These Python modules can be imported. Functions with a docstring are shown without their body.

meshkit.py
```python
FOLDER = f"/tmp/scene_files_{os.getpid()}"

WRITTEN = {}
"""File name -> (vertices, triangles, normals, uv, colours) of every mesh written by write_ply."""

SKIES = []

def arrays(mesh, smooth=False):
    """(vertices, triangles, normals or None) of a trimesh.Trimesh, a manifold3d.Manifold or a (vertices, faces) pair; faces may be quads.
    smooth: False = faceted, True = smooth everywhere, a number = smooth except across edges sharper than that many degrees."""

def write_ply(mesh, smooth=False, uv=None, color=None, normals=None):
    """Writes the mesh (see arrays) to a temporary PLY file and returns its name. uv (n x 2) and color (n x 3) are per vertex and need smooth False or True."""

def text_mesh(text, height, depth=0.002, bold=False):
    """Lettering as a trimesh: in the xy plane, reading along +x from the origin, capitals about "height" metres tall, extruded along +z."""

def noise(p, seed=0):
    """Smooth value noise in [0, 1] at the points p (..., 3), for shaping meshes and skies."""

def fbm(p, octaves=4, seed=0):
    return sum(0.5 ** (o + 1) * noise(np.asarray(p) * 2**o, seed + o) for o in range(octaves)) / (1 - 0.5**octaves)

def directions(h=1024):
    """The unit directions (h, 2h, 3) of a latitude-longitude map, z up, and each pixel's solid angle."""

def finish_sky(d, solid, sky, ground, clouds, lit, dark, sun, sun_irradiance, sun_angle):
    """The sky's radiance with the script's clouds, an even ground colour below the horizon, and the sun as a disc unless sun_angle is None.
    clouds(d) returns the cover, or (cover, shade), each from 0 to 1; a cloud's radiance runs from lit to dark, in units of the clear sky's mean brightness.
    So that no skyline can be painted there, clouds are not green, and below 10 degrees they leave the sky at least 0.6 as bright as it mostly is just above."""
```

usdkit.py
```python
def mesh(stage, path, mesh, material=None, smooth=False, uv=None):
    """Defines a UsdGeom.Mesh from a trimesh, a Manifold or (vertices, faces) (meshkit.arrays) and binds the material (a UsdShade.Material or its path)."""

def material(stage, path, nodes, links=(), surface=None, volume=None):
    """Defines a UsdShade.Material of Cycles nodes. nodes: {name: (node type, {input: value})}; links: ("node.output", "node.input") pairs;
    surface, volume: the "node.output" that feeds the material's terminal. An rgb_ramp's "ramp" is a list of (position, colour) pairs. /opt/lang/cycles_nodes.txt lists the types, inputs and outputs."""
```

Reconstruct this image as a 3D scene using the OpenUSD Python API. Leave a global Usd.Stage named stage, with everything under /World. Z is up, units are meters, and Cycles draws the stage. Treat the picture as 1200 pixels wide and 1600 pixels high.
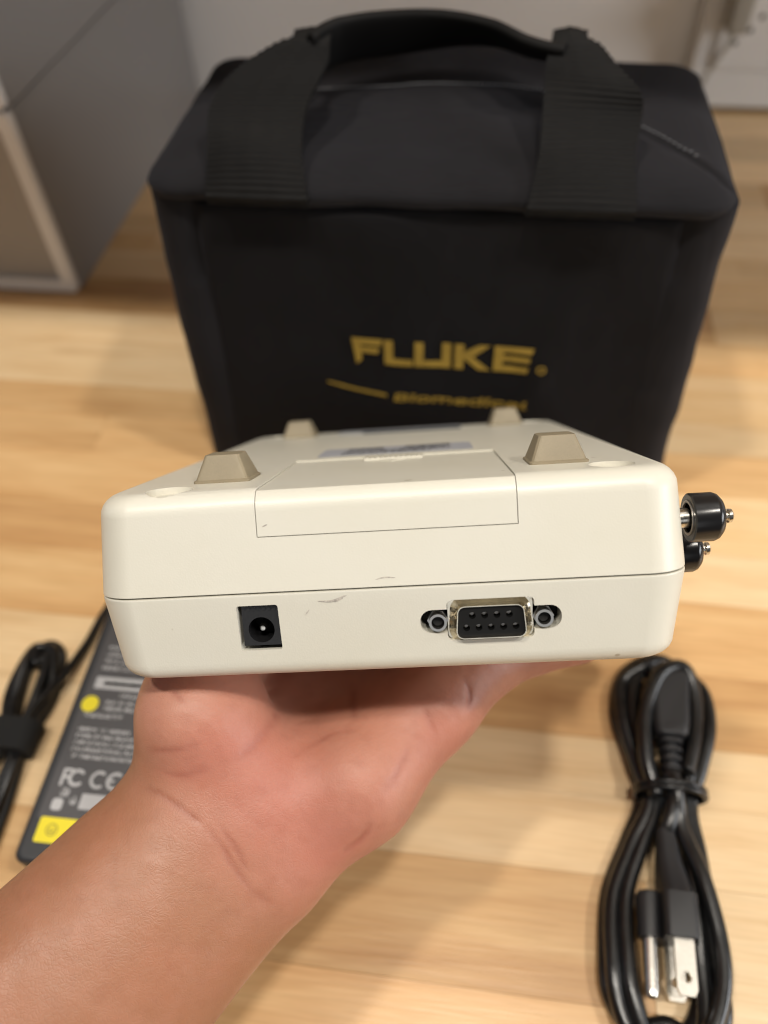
import math, random
import numpy as np, trimesh, usdkit, meshkit
import manifold3d as m3
from shapely.geometry import Polygon, box as sbox, LineString, Point
from shapely.ops import unary_union
from pxr import Usd, UsdGeom, UsdLux, UsdShade, Gf, Sdf, Vt

stage = Usd.Stage.CreateInMemory()
UsdGeom.SetStageUpAxis(stage, UsdGeom.Tokens.z); UsdGeom.SetStageMetersPerUnit(stage, 1.0)
UsdGeom.Xform.Define(stage, '/World'); UsdGeom.Scope.Define(stage, '/World/Looks')
rng = random.Random(7); nrg = np.random.default_rng(7)

# ------------------------------------------------------------------ camera
CR, CU, CF = (np.array(a) for a in ([0.99187, 0.1238, -0.02937], [-0.0781, 0.77465, 0.62755], [-0.10044, 0.62015, -0.77802]))
cam = UsdGeom.Camera.Define(stage, '/World/camera')
cm = np.eye(4); cm[0, :3], cm[1, :3], cm[2, :3], cm[3, :3] = CR, CU, -CF, (0, 0, .305)
cam.AddTransformOp().Set(Gf.Matrix4d(cm.tolist()))
cam.CreateFocalLengthAttr(27.0); cam.CreateHorizontalApertureAttr(27.0); cam.CreateVerticalApertureAttr(36.0)
cam.CreateFStopAttr(7.2); cam.CreateFocusDistanceAttr(.183); cam.CreateClippingRangeAttr(Gf.Vec2f(.01, 50))
cam.CreateExposureAttr(0.0)

# ------------------------------------------------------------------ lamps (two ceiling downlights, soft light of the room, added wall fill)
def look_at(p, t):
    z = np.array(p, float) - np.array(t, float); z /= np.linalg.norm(z)
    x = np.cross((0, 1, 0) if abs(z[2]) > .9 else (0, 0, 1), z); x /= np.linalg.norm(x); y = np.cross(z, x)
    m = np.eye(4); m[0, :3], m[1, :3], m[2, :3], m[3, :3] = x, y, z, p
    return Gf.Matrix4d(m.tolist())
def disk(name, p, t, r, power, col):
    l = UsdLux.DiskLight.Define(stage, '/World/' + name); l.AddTransformOp().Set(look_at(p, t))
    l.CreateRadiusAttr(r); l.CreateIntensityAttr(power / (math.pi * r * r)); l.CreateColorAttr(Gf.Vec3f(*col)); return l
def rect(name, p, t, w, h, power, col):
    l = UsdLux.RectLight.Define(stage, '/World/' + name); l.AddTransformOp().Set(look_at(p, t))
    l.CreateWidthAttr(w); l.CreateHeightAttr(h); l.CreateIntensityAttr(power / (w * h)); l.CreateColorAttr(Gf.Vec3f(*col)); return l
WARM = (1.0, .935, .84)
disk('ceiling_lamp', (.72, -.06, 1.55), (.05, .1, .05), .05, 2.6, WARM)
disk('ceiling_lamp_001', (-.48, -.08, 1.55), (-.05, .1, .05), .05, 2.7, WARM)
disk('ceiling_lamp_002', (.12, -.10, 1.55), (.0, .1, .05), .05, 3.2, WARM)
rect('room_light', (.2, -2.4, 1.1), (0, .3, .1), 2.2, 1.2, 2.4, (.98, .99, 1.0))
rect('window_light_001', (1.7, -.15, .62), (0, .4, .05), .9, .6, 5.5, (.96, .98, 1.0))  # unseen fill added at the right to brighten the back wall
rect('window_light', (-2.0, .2, .9), (0, .25, .1), .9, 1.2, .8, (.70, .84, 1.0))

# ------------------------------------------------------------------ helpers
used = {}
def numbered(path):
    n = used.get(path, -1) + 1; used[path] = n
    return path if n == 0 else f'{path}_{n:03d}'
def pth(p): return str(p.GetPath()) if hasattr(p, 'GetPath') else '/World'
def tag(o, label=None, cat=None, group=None, kind=None):
    o = o.GetPrim() if hasattr(o, 'GetPrim') else o
    for k, v in (('label', label), ('category', cat), ('group', group), ('kind', kind)):
        if v: o.SetCustomDataByKey(k, v)
    return o
def thing(name, label=None, cat=None, M=None, parent=None, **kw):
    x = UsdGeom.Xform.Define(stage, numbered((pth(parent) if parent else '/World') + '/' + name))
    if M is not None: x.AddTransformOp().Set(Gf.Matrix4d(np.asarray(M, float).T.tolist()))
    return tag(x, label, cat, **kw)
def obj(name, mesh, m, parent=None, smooth=40, label=None, cat=None, group=None, kind=None):
    p = usdkit.mesh(stage, numbered((pth(parent) if parent else '/World') + '/' + name), mesh, m, smooth)
    return tag(p, label, cat, group, kind)
def tr(x=0, y=0, z=0, rz=0):
    c, s = math.cos(rz), math.sin(rz)
    return np.array([[c, -s, 0, x], [s, c, 0, y], [0, 0, 1, z], [0, 0, 0, 1.]])
def tm(m):                                    # manifold -> trimesh
    a = m.to_mesh(); return trimesh.Trimesh(a.vert_properties[:, :3], a.tri_verts, process=False)
def mf(t): return m3.Manifold(m3.Mesh(np.asarray(t.vertices, np.float32), np.asarray(t.faces, np.uint32)))
def join(l): return trimesh.util.concatenate(l)
def rr(w, d, r, n=6, cx=0, cy=0):             # rounded rectangle loop
    p = []
    for sx, sy, a0 in ((1, -1, -90), (1, 1, 0), (-1, 1, 90), (-1, -1, 180)):
        for k in range(n + 1):
            a = math.radians(a0 + 90 * k / n)
            p.append((cx + sx * (w / 2 - r) + r * math.cos(a), cy + sy * (d / 2 - r) + r * math.sin(a)))
    return np.array(p)
def loft(loops):                              # list of (n,3) rings -> closed mesh
    n = len(loops[0]); v = np.vstack(loops + [np.mean(loops[0], 0)[None], np.mean(loops[-1], 0)[None]]); f = []
    i = np.arange(n); j = (i + 1) % n
    for k in range(len(loops) - 1):
        a, b = k * n, (k + 1) * n
        f += [np.c_[a + i, a + j, b + j], np.c_[a + i, b + j, b + i]]
    c = len(loops) * n
    f += [np.c_[np.full(n, c), j, i], np.c_[np.full(n, c + 1), (c - n) + i, (c - n) + j]]
    return trimesh.Trimesh(v, np.vstack(f), process=False)
def rings(w, d, r, layers, n=6):              # layers: (z, inset)
    return loft([np.c_[rr(w - 2 * i, d - 2 * i, max(r - i * .5, .0004), n), np.full(4 * (n + 1), z)] for z, i in layers])
def rbox(w, d, h, r=.002, e=.001, n=5, k=3, z0=0):
    L = [(z0 + e - e * math.sin(a), e - e * math.cos(a)) for a in np.linspace(math.pi / 2, 0, k)]
    L += [(z0 + h - e + e * math.sin(a), e - e * math.cos(a)) for a in np.linspace(0, math.pi / 2, k)]
    return rings(w, d, r, L, n)
def bx(x0, x1, y0, y1, z0, z1): return trimesh.creation.box(bounds=[(x0, y0, z0), (x1, y1, z1)])
def cyl(r, a, b, n=24): return trimesh.creation.cylinder(r, segment=[a, b], sections=n)
def lathe(prof, n=28):                        # closed lathe about z
    return trimesh.creation.revolve(np.array(prof), sections=n)
def move(t, M): t = t.copy(); t.apply_transform(M); return t
def spline(p, m=10, closed=False):
    p = np.asarray(p, float); n = len(p); out = []
    for i in range(n if closed else n - 1):
        g = lambda k: p[(i + k) % n] if closed else p[min(max(i + k, 0), n - 1)]
        a, b, c, d = g(-1), g(0), g(1), g(2)
        for t in np.arange(m) / m:
            out.append(.5 * (2 * b + (c - a) * t + (2 * a - 5 * b + 4 * c - d) * t * t + (3 * b - a - 3 * c + d) * t ** 3))
    if not closed: out.append(p[-1])
    return np.array(out)
def tube(pts, r, n=12, closed=False):
    pts = np.asarray(pts, float); N = len(pts)
    T = np.roll(pts, -1, 0) - np.roll(pts, 1, 0) if closed else np.gradient(pts, axis=0)
    T /= np.linalg.norm(T, axis=1, keepdims=True); r = np.broadcast_to(r, N)
    u = np.cross(T[0], (0, 0, 1)); u = u if np.linalg.norm(u) > .1 else np.cross(T[0], (0, 1, 0)); L = []
    a = np.linspace(0, 2 * math.pi, n, endpoint=False)
    for i in range(N):
        u = u - T[i] * (u @ T[i]); u /= np.linalg.norm(u); w = np.cross(T[i], u)
        L.append(pts[i] + r[i] * (np.cos(a)[:, None] * u + np.sin(a)[:, None] * w))
    if closed: L.append(L[0])
    return loft(L)
def ext(poly, h): 
    ps = getattr(poly, 'geoms', [poly])
    return join([trimesh.creation.extrude_polygon(g, h, engine='earcut') for g in ps])
def yup(t):                                   # xy drawing -> stands in the xz plane facing -y
    return move(t, np.array([[1, 0, 0, 0], [0, 0, -1, 0], [0, 1, 0, 0], [0, 0, 0, 1.]]))

# ------------------------------------------------------------------ materials
def mat(name, col, rough=.5, metal=0, var=.0, vscale=40, bump=0, bscale=2000, bdist=.0003, col2=None, spec=.5, extra=None, detail=3, rvar=0):
    N = {'p': ('principled_bsdf', dict({'base_color': col, 'roughness': rough, 'metallic': metal, 'specular_ior_level': spec}, **(extra or {}))), 'g': ('texture_coordinate', {})}
    L = []
    if var or col2:
        c2 = col2 or tuple(c * (1 - var) for c in col); c1 = col if col2 else tuple(min(1, c * (1 + var)) for c in col)
        N['n'] = ('noise_texture', {'scale': vscale, 'detail': detail}); N['r'] = ('rgb_ramp', {'ramp': [(.3, c1), (.7, c2)]})
        L += [('g.object', 'n.vector'), ('n.fac', 'r.fac'), ('r.color', 'p.base_color')]
    if rvar:
        N['rn'] = ('noise_texture', {'scale': vscale * 1.7, 'detail': 4}); N['rm'] = ('map_range', {'from_min': .3, 'from_max': .7, 'to_min': rough - rvar, 'to_max': rough + rvar})
        L += [('g.object', 'rn.vector'), ('rn.fac', 'rm.value'), ('rm.result', 'p.roughness')]
    if bump:
        N['bn'] = ('noise_texture', {'scale': bscale, 'detail': 2}); N['b'] = ('bump', {'strength': bump, 'distance': bdist})
        L += [('g.object', 'bn.vector'), ('bn.fac', 'b.height'), ('b.normal', 'p.normal')]
    return usdkit.material(stage, '/World/Looks/' + name, N, L, surface='p.BSDF')

CREAM = (.695, .672, .592)
def cream_mat(name, col, specks):
    N = {'g': ('texture_coordinate', {}), 'p': ('principled_bsdf', {'roughness': .37}),
         'n': ('noise_texture', {'scale': 22, 'detail': 5}), 'r': ('rgb_ramp', {'ramp': [(.3, col), (.72, tuple(c * k for c, k in zip(col, (.955, .945, .91))))]}),
         's': ('noise_texture', {'scale': 260, 'detail': 1}), 'sr': ('rgb_ramp', {'ramp': [(.0, (1, 1, 1)), (specks, (1, 1, 1)), (specks + .03, (.55, .48, .40))]}),
         'm': ('mix', {'mix_type': 'multiply', 'fac': .75}),
         'bn': ('noise_texture', {'scale': 2400, 'detail': 2}), 'b': ('bump', {'strength': .22, 'distance': .00012})}
    L = [('g.object', 'n.vector'), ('g.object', 's.vector'), ('g.object', 'bn.vector'), ('n.fac', 'r.fac'), ('s.fac', 'sr.fac'), ('r.color', 'm.color1'), ('sr.color', 'm.color2'),
         ('m.color', 'p.base_color'), ('bn.fac', 'b.height'), ('b.normal', 'p.normal')]
    return usdkit.material(stage, '/World/Looks/' + name, N, L, surface='p.BSDF')
M = {}
M['cream'] = cream_mat('cream_plastic', CREAM, .80)
M['cream_lower'] = cream_mat('cream_plastic_front', (.685, .667, .592), .80)
M['door'] = cream_mat('cream_plastic_door', (.69, .668, .588), .80)
M['foot'] = mat('taupe_rubber', (.27, .225, .15), .6, var=.08, vscale=120, bump=.3, bscale=3000, bdist=.0002)
M['black'] = mat('black_plastic', (.012, .012, .013), .35, bump=.15, bscale=1500)
M['gloss_black'] = mat('glossy_black_plastic', (.010, .010, .011), .22)
M['socket'] = mat('socket_black', (.006, .006, .006), .55, spec=.25)
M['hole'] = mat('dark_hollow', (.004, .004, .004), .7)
M['nickel'] = mat('nickel', (.72, .69, .63), .24, 1, bump=.2, bscale=900, bdist=.0002)
M['shellmetal'] = mat('tinned_steel', (.72, .66, .54), .22, 1, var=.15, vscale=300, bump=.3, bscale=700, bdist=.0003)
M['screwmetal'] = mat('grey_screw_metal', (.42, .41, .39), .3, 1)
M['ring'] = mat('dull_metal_ring', (.35, .33, .31), .4, .8)
M['scuff'] = mat('grey_scuff', (.30, .27, .25), .7, col2=(.62, .57, .49), vscale=900)

# ------------------------------------------------------------------ setting: workbench of wooden staves, wall, cabinet above
def wood_mat(name, a, b, c):
    N = {'g': ('geometry', {}), 'o': ('object_info', {}), 'os': ('vector_math', {'math_type': 'scale', 'vector1': (37., 91., 53.)}),
         'ad': ('vector_math', {'math_type': 'add'}),
         'm1': ('mapping', {'scale': (9., 95., 95.)}), 'm2': ('mapping', {'scale': (40., 900., 900.)}), 'm3': ('mapping', {'scale': (3.2, 26., 26.)}),
         'n1': ('noise_texture', {'scale': 1.0, 'detail': 5, 'roughness': .6, 'distortion': .5}), 'n2': ('noise_texture', {'scale': 1.0, 'detail': 3}), 'n3': ('noise_texture', {'scale': 1.0, 'detail': 3, 'distortion': 1.2}),
         'r1': ('rgb_ramp', {'ramp': [(.28, a), (.52, b), (.74, c)]}), 'r2': ('rgb_ramp', {'ramp': [(.3, (.90, .88, .85)), (.6, (1, 1, 1))]}), 'r3': ('rgb_ramp', {'ramp': [(.3, (1, 1, 1)), (.62, (.98, .95, .92)), (.78, (.70, .60, .50))]}),
         'x1': ('mix', {'mix_type': 'multiply', 'fac': 1.0}), 'x2': ('mix', {'mix_type': 'multiply', 'fac': .8}),
         'hv': ('hsv', {}), 'mr': ('map_range', {'from_min': 0, 'from_max': 1, 'to_min': .84, 'to_max': 1.13}),
         'b': ('bump', {'strength': .12, 'distance': .0006}), 'p': ('principled_bsdf', {'roughness': .30, 'specular_ior_level': .5})}
    L = [('o.random', 'os.scale'), ('g.position', 'ad.vector1'), ('os.vector', 'ad.vector2')]
    for k in '123': L += [('ad.vector', f'm{k}.vector'), (f'm{k}.vector', f'n{k}.vector'), (f'n{k}.fac', f'r{k}.fac')]
    L += [('r1.color', 'x1.color1'), ('r2.color', 'x1.color2'), ('x1.color', 'x2.color1'), ('r3.color', 'x2.color2'), ('o.random', 'mr.value'), ('mr.result', 'hv.value'), ('x2.color', 'hv.color'), ('hv.color', 'p.base_color'),
          ('n2.fac', 'b.height'), ('b.normal', 'p.normal')]
    return usdkit.material(stage, '/World/Looks/' + name, N, L, surface='p.BSDF')
WOODS = [wood_mat('pale_maple', (.82, .60, .35), (.77, .53, .28), (.69, .44, .21)),
         wood_mat('honey_maple', (.78, .53, .27), (.70, .44, .21), (.58, .33, .14)),
         wood_mat('light_birch', (.86, .66, .41), (.82, .60, .35), (.74, .50, .265)),
         wood_mat('brown_maple', (.69, .44, .21), (.60, .355, .16), (.48, .26, .11))]
M['glue'] = mat('glue_line', (.34, .21, .10), .7)
bench = thing('tabletop', kind='structure')
obj('core', bx(-1.0, 1.0, -.30, .726, -.04, -.0022), M['glue'], bench)
y = -.30; rowi = 0
marks = [.4831, .5189, .6053, .4084, .3819]      # a few joints seen at the right of the bag
while y < .7255:
    h = rng.choice([.024, .029, .033, .037, .041]); 
    if y + h > .714: h = .7258 - y
    x = -1.0 + rng.uniform(-.2, 0)
    while x < 1.0:
        w = rng.uniform(.30, .75); x0, x1 = max(x, -1.0), min(x + w, 1.0)
        if x1 - x0 > .02:
            g = .00005; dz = rng.uniform(-.00005, .00005)
            s = rbox(x1 - x0 - 2 * g, h - 2 * g, .002, .0002, .00012, 1, 2, -.002)
            s.apply_translation(((x0 + x1) / 2, y + h / 2, dz))
            obj('stave', s, rng.choices(WOODS, (5, 3, 4, 1.5))[0], bench, smooth=False)
        x += w
    y += h; rowi += 1
M['wall'] = mat('wall_paint', (.88, .865, .85), .55, var=.02, vscale=6, bump=.25, bscale=260, bdist=.0006)
obj('wall', bx(-2.6, 2.6, .728, .80, -.9, 2.3), M['wall'], kind='structure', smooth=False)
M['cab'] = mat('cabinet_laminate', (.62, .60, .57), .5, var=.02, vscale=8)
cb = thing('wall_cabinet', 'pale wall cabinet hung above the back of the wooden workbench', 'cabinet')
obj('carcass', bx(-1.0, 1.0, .282, .7275, .40, 1.1), M['cab'], cb, smooth=False)
for k in range(4):
    d_ = rbox(.494, .674, .018, .003, .0015); d_ = move(d_, np.array([[1, 0, 0, -.75 + .5 * k], [0, 0, -1, .2815], [0, 1, 0, .75], [0, 0, 0, 1.]]))
    obj('door', d_, M['cab'], cb)

# ------------------------------------------------------------------ the held device (device frame: x right, y away, z up)
DEV = np.eye(4)
DEV[:3, :3] = [[0.99054, -0.0591, -0.12386], [0.12575, 0.75228, 0.64673], [0.05496, -0.65619, 0.75259]]; DEV[:3, 3] = (-.01541, .09282, .15887)
DW, DD, ZT, ZB, CRN, SEAM = .137, .182, .0252, -.0198, .010, .0016
dv = thing('patient_simulator', 'cream plastic medical test device held upside down, its ports facing the viewer', 'test device', DEV)
def arc(z0, s, i0, r, k=7):                    # rounded edge towards z0 (s=+1 top)
    return [(z0 - s * r + s * r * math.sin(a), i0 + r - r * math.cos(a)) for a in np.linspace(0, math.pi / 2, k)]
up = rings(DW, DD, CRN, [(SEAM + .00025, .0008), (SEAM + .00032, .0), (SEAM + .0006, .0)] + arc(ZT, 1, .0014, .0050), 12)
lo = rings(DW, DD, CRN, list(reversed(arc(ZB, -1, .0022, .0045))) + [(SEAM - .0007, .0), (SEAM - .0003, .0001), (SEAM - .0001, .0005)], 12)
up.apply_translation((0, DD / 2, 0)); lo.apply_translation((0, DD / 2, 0))
UP, LO = mf(up), mf(lo)
core = rings(DW - .0032, DD - .0032, CRN, [(SEAM - .0012, .0), (SEAM + .0012, .0)], 6); core.apply_translation((0, DD / 2, 0))
def MB(x0, x1, y0, y1, z0, z1): return m3.Manifold.cube((x1 - x0, y1 - y0, z1 - z0)).translate((x0, y0, z0))
def MC(r, h, x, y, z, n=36): return m3.Manifold.cylinder(h, r, r, n).translate((x, y, z))
def MP(poly, y0, y1):                          # xz-polygon pushed along y
    c = np.asarray(poly.exterior.coords)[:-1]; c = c if poly.exterior.is_ccw else c[::-1]
    return m3.Manifold.extrude(m3.CrossSection([c]), y1 - y0).rotate((90, 0, 0)).translate((0, y1, 0))
DX, DH, DZ, DY = .0009, .0293, .0144, .0606
doorbox = MB(DX - DH, DX + DH, -.01, DY, DZ, .04)
slot = MB(-.0275, .0255, .160, .1745, ZT - .0023, .04)
shell = UP - doorbox - slot
for x, y_, r in ((-.0502, .0092, .0056), (.0530, .0115, .0052), (-.0535, .1690, .0052), (.0560, .1705, .0052)):
    shell = shell - MC(r, .02, x, y_, ZT - .0016) + MC(r * .98, .0006, x, y_, ZT - .0026)
obj('base_shell', tm(shell), M['cream'], dv, smooth=35)
door = (UP ^ MB(DX - DH + .00018, DX + DH - .00018, -.01, DY - .0003, DZ + .0002, ZT - .00045)) - MB(-.0080, .0096, .0535, .07, ZT - .0009, .03)
dr = obj('battery_door', tm(door), M['door'], dv, smooth=35)
grip = [rbox(.0172, .0066, .0011, .0006, .0003).apply_translation((.0008, .0571, ZT - .00095))]
grip += [rbox(.0006, .0056, .0004, .0002, .0001, 2, 2).apply_translation((-.0066 + .00148 * k, .0567, ZT + .00005)) for k in range(11)]
obj('grip_tab', join(grip), M['cream'], dr)
obj('arrow_mark', ext(Polygon([(-.0032, .0524), (.0044, .0524), (.0006, .0487)]), .0003).apply_translation((0, 0, ZT - .0005)), M['cream'], dr, smooth=False)
obj('front_shell', tm((LO - MP(Polygon(rr(.0096, .0112, .0006, 3, -.0298, -.0068)), -.01, .0100)
    - MP(unary_union([Polygon(rr(.0196, .0100, .0012, 4, .0232, -.0071)), Polygon(rr(.0318, .0057, .0026, 6, .0232, -.0072))]), -.01, .0110))), M['cream_lower'], dv, smooth=35)
obj('seam_core', core, M['scuff'], dv)
# rubber feet
def foot(x, y_):
    L = [np.c_[rr(.0142, .0142, .0012, 3), np.full(16, 0)], np.c_[rr(.0142, .0142, .0012, 3), np.full(16, .0006)], np.c_[rr(.0132, .0132, .0012, 3), np.full(16, .0009)]]
    L += [np.c_[rr(.0092, .0092, .0014, 3), np.full(16, .0063)], np.c_[rr(.0088, .0088, .0013, 3), np.full(16, .0067)], np.c_[rr(.0080, .0080, .001, 3), np.full(16, .0068)]]
    return loft(L).apply_translation((x, y_, ZT - .0001))
for x, y_ in ((-.0400, .0250), (.0422, .0245), (-.0435, .163), (.0440, .1655)):
    obj('foot', foot(x, y_), M['foot'], dv, smooth=25)
# rating label: faint print on silver film
def print_mat(name, base, ink, sx, sy, lo_, hi, seed=0.):
    N = {'g': ('texture_coordinate', {}), 'm': ('mapping', {'scale': (sx, sy, sx), 'location': (seed, seed, 0)}), 'n': ('noise_texture', {'scale': 1., 'detail': 1.5}), 'r': ('rgb_ramp', {'ramp': [(lo_, ink), (hi, base)]}),
         'p': ('principled_bsdf', {'roughness': .38})}
    return usdkit.material(stage, '/World/Looks/' + name, N, [('g.object', 'm.vector'), ('m.vector', 'n.vector'), ('n.fac', 'r.fac'), ('r.color', 'p.base_color')], surface='p.BSDF')
M['silver'] = mat('silver_film', (.40, .41, .45), .5, .1, var=.06, vscale=60)
M['ink'] = print_mat('label_print', (.36, .37, .41), (.012, .012, .016), 1100, 520, .50, .56)
lab = obj('rating_label', rbox(.0480, .0235, .00014, .002, .00005, 5, 2).apply_translation((.0008, .0783, ZT)), M['silver'], dv)
for x0, x1, y0, y1 in ((-.0150, -.0035, .0805, .0875), (.0035, .0180, .0835, .0890), (-.0160, .0180, .0745, .0780), (.0020, .0160, .0790, .0820), (-.0160, .0120, .0695, .0720)):
    obj('printed_line', bx(x0, x1, y0, y1, ZT + .00010, ZT + .00018), M['ink'], lab, smooth=False)
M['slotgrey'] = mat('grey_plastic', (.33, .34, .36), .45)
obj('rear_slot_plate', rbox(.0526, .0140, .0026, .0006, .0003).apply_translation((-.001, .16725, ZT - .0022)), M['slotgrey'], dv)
M['slotshade'] = mat('slot_shade', (.045, .05, .06), .5)
obj('rear_slot_bar', rbox(.041, .0040, .0012, .0006, .0003).apply_translation((.0042, .1578, ZT - .0004)), M['slotshade'], dv)  # dark strip standing for the shadow gap along the front of the slot
# power jack
JX, JZ = -.0294, -.0066
jack = MB(JX - .0044, JX + .0047, .0018, .0105, JZ - .0046, JZ + .0056) - m3.Manifold.cylinder(.02, .00305, .00305, 40).rotate((90, 0, 0)).translate((JX - .0001, .0105, JZ - .0009))
jk = obj('power_jack', tm(jack), M['black'], dv, smooth=30)
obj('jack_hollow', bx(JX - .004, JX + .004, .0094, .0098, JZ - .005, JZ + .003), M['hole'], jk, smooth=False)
obj('centre_pin', lathe([(0, 0), (.0009, 0), (.0009, .0058), (.0006, .0064), (0, .0065)], 18).apply_transform(np.array([[1, 0, 0, JX - .0001], [0, 0, -1, .0094], [0, 1, 0, JZ - .0009], [0, 0, 0, 1.]])), M['nickel'], jk)
rl = [bx(JX - .0031 + .0012 * k, JX - .0031 + .0012 * k + .0007, .0016, .0019, JZ + .0038, JZ + .0047) for k in range(6)]
obj('moulded_mark', join(rl), M['black'], jk, smooth=False)
# nine-way serial socket
SX, SZ = .0232, -.0071
def dee(s): 
    return Polygon([(-.0079, -.0041), (.0079, -.0041), (.0073, .0034), (-.0073, .0034)]).buffer(-.0016).buffer(.0016 + s, quad_segs=6)
def xz(poly, n=64):
    ring = poly.exterior; return np.array([ring.interpolate(k / n, normalized=True).coords[0] for k in range(n)])
def dloop(s, y_): 
    p = xz(dee(s)); p = p - np.array([[0, 0]]); return np.c_[p[:, 0] + SX, np.full(64, y_), p[:, 1] + SZ][::-1]
sp = thing('serial_port', parent=dv)
shellD = loft([dloop(.0021, .0030), dloop(.0013, .0026), dloop(.0007, .0019), dloop(.00025, .0012), dloop(.00018, .0002), dloop(.0001, -.0001)])
MS = mf(shellD)
if MS.status() != m3.Error.NoError or MS.volume() < 0: shellD.invert(); MS = mf(shellD)
obj('metal_collar', tm(MS - MP(Polygon(xz(dee(-.0001)) + (SX, SZ)), -.005, .02)), M['shellmetal'], sp, smooth=50)
pl = MP(Polygon(rr(.0193, .0097, .0012, 5, SX, SZ)), .0028, .0040)
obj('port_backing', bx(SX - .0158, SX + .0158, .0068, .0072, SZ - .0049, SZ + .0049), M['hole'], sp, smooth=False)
pins = [(SX - .00554 + .00277 * k, SZ - .00142 - .0004) for k in range(5)] + [(SX - .00416 + .00277 * k, SZ + .00142 - .0004) for k in range(4)]
ins = MP(Polygon(xz(dee(-.00013)) + (SX, SZ)), .0007, .0060)
for px, pz in pins:
    ins = ins - m3.Manifold.cylinder(.0034, .00052, .00080, 16).rotate((90, 0, 0)).translate((px, .0040, pz))
obj('flange', tm(pl), M['shellmetal'], sp)
obj('socket_face', tm(ins), M['socket'], sp, smooth=30)
for px, pz in pins:
    obj('contact', cyl(.00036, (px, .0022, pz), (px, .0045, pz), 10), M['ring'], sp)
for sx in (-1, 1):
    c = (SX + sx * .01195, SZ - .0003)
    hexp = Polygon([(c[0] + .00245 * math.cos(a), c[1] + .00245 * math.sin(a)) for a in np.linspace(0, 2 * math.pi, 6, endpoint=False)])
    scr = MP(Polygon([(c[0] + .00205 * math.cos(a), c[1] + .00205 * math.sin(a)) for a in np.linspace(0, 2 * math.pi, 30, endpoint=False)]), .0006, .0030) + MP(hexp, .0026, .0050)
    scr = scr - m3.Manifold.cylinder(.006, .00118, .00148, 24).rotate((90, 0, 0)).translate((c[0], .0064, c[1]))
    obj('jack_screw', tm(scr), M['screwmetal'], sp, smooth=30)
    obj('screw_hollow', cyl(.00118, (c[0], .0022, c[1]), (c[0], .0049, c[1]), 20), M['hole'], sp)  # solid dark plug, painted as the shade inside the screw hole
# side binding posts (axis along x)
def axx(t, x, y_, z): return move(t, np.array([[0, 0, 1, x], [0, 1, 0, y_], [-1, 0, 0, z], [0, 0, 0, 1.]]))
def post(y_, z, n0=0):
    b = thing('binding_post', parent=dv)
    cap = [(.0040, .0002), (.0043, 0), (.0055, 0), (.0058, .0003), (.0058, .0054), (.0054, .0064), (.0044, .0073), (.0018, .0075), (0, .0075), (0, .0050), (.0040, .0048), (.0040, .0002)]
    obj('knob', axx(lathe(cap, 40), .0711, y_, z), M['gloss_black'], b, smooth=30)
    obj('collar_ring', axx(lathe([(.0036, 0), (.0042, 0), (.0042, .0005), (.0036, .0005), (.0036, 0)], 36), .0709, y_, z), M['ring'], b)
    obj('stem', axx(lathe([(0, -.004), (.0024, -.004), (.0024, .0014), (.0018, .0020), (.0018, .0062), (0, .0062)], 24), .0695, y_, z), M['nickel'], b)
    tip = [lathe([(0, 0), (.0016, 0), (.0016, .0009), (.0011, .0011), (.0011, .0014), (.0017, .0016), (.0016, .0024), (.0010, .0028), (0, .0028)], 20)]
    obj('tip', axx(tip[0], .0786, y_, z), M['nickel'], b)
post(.0145, .0110); post(.0290, -.0002)
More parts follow.
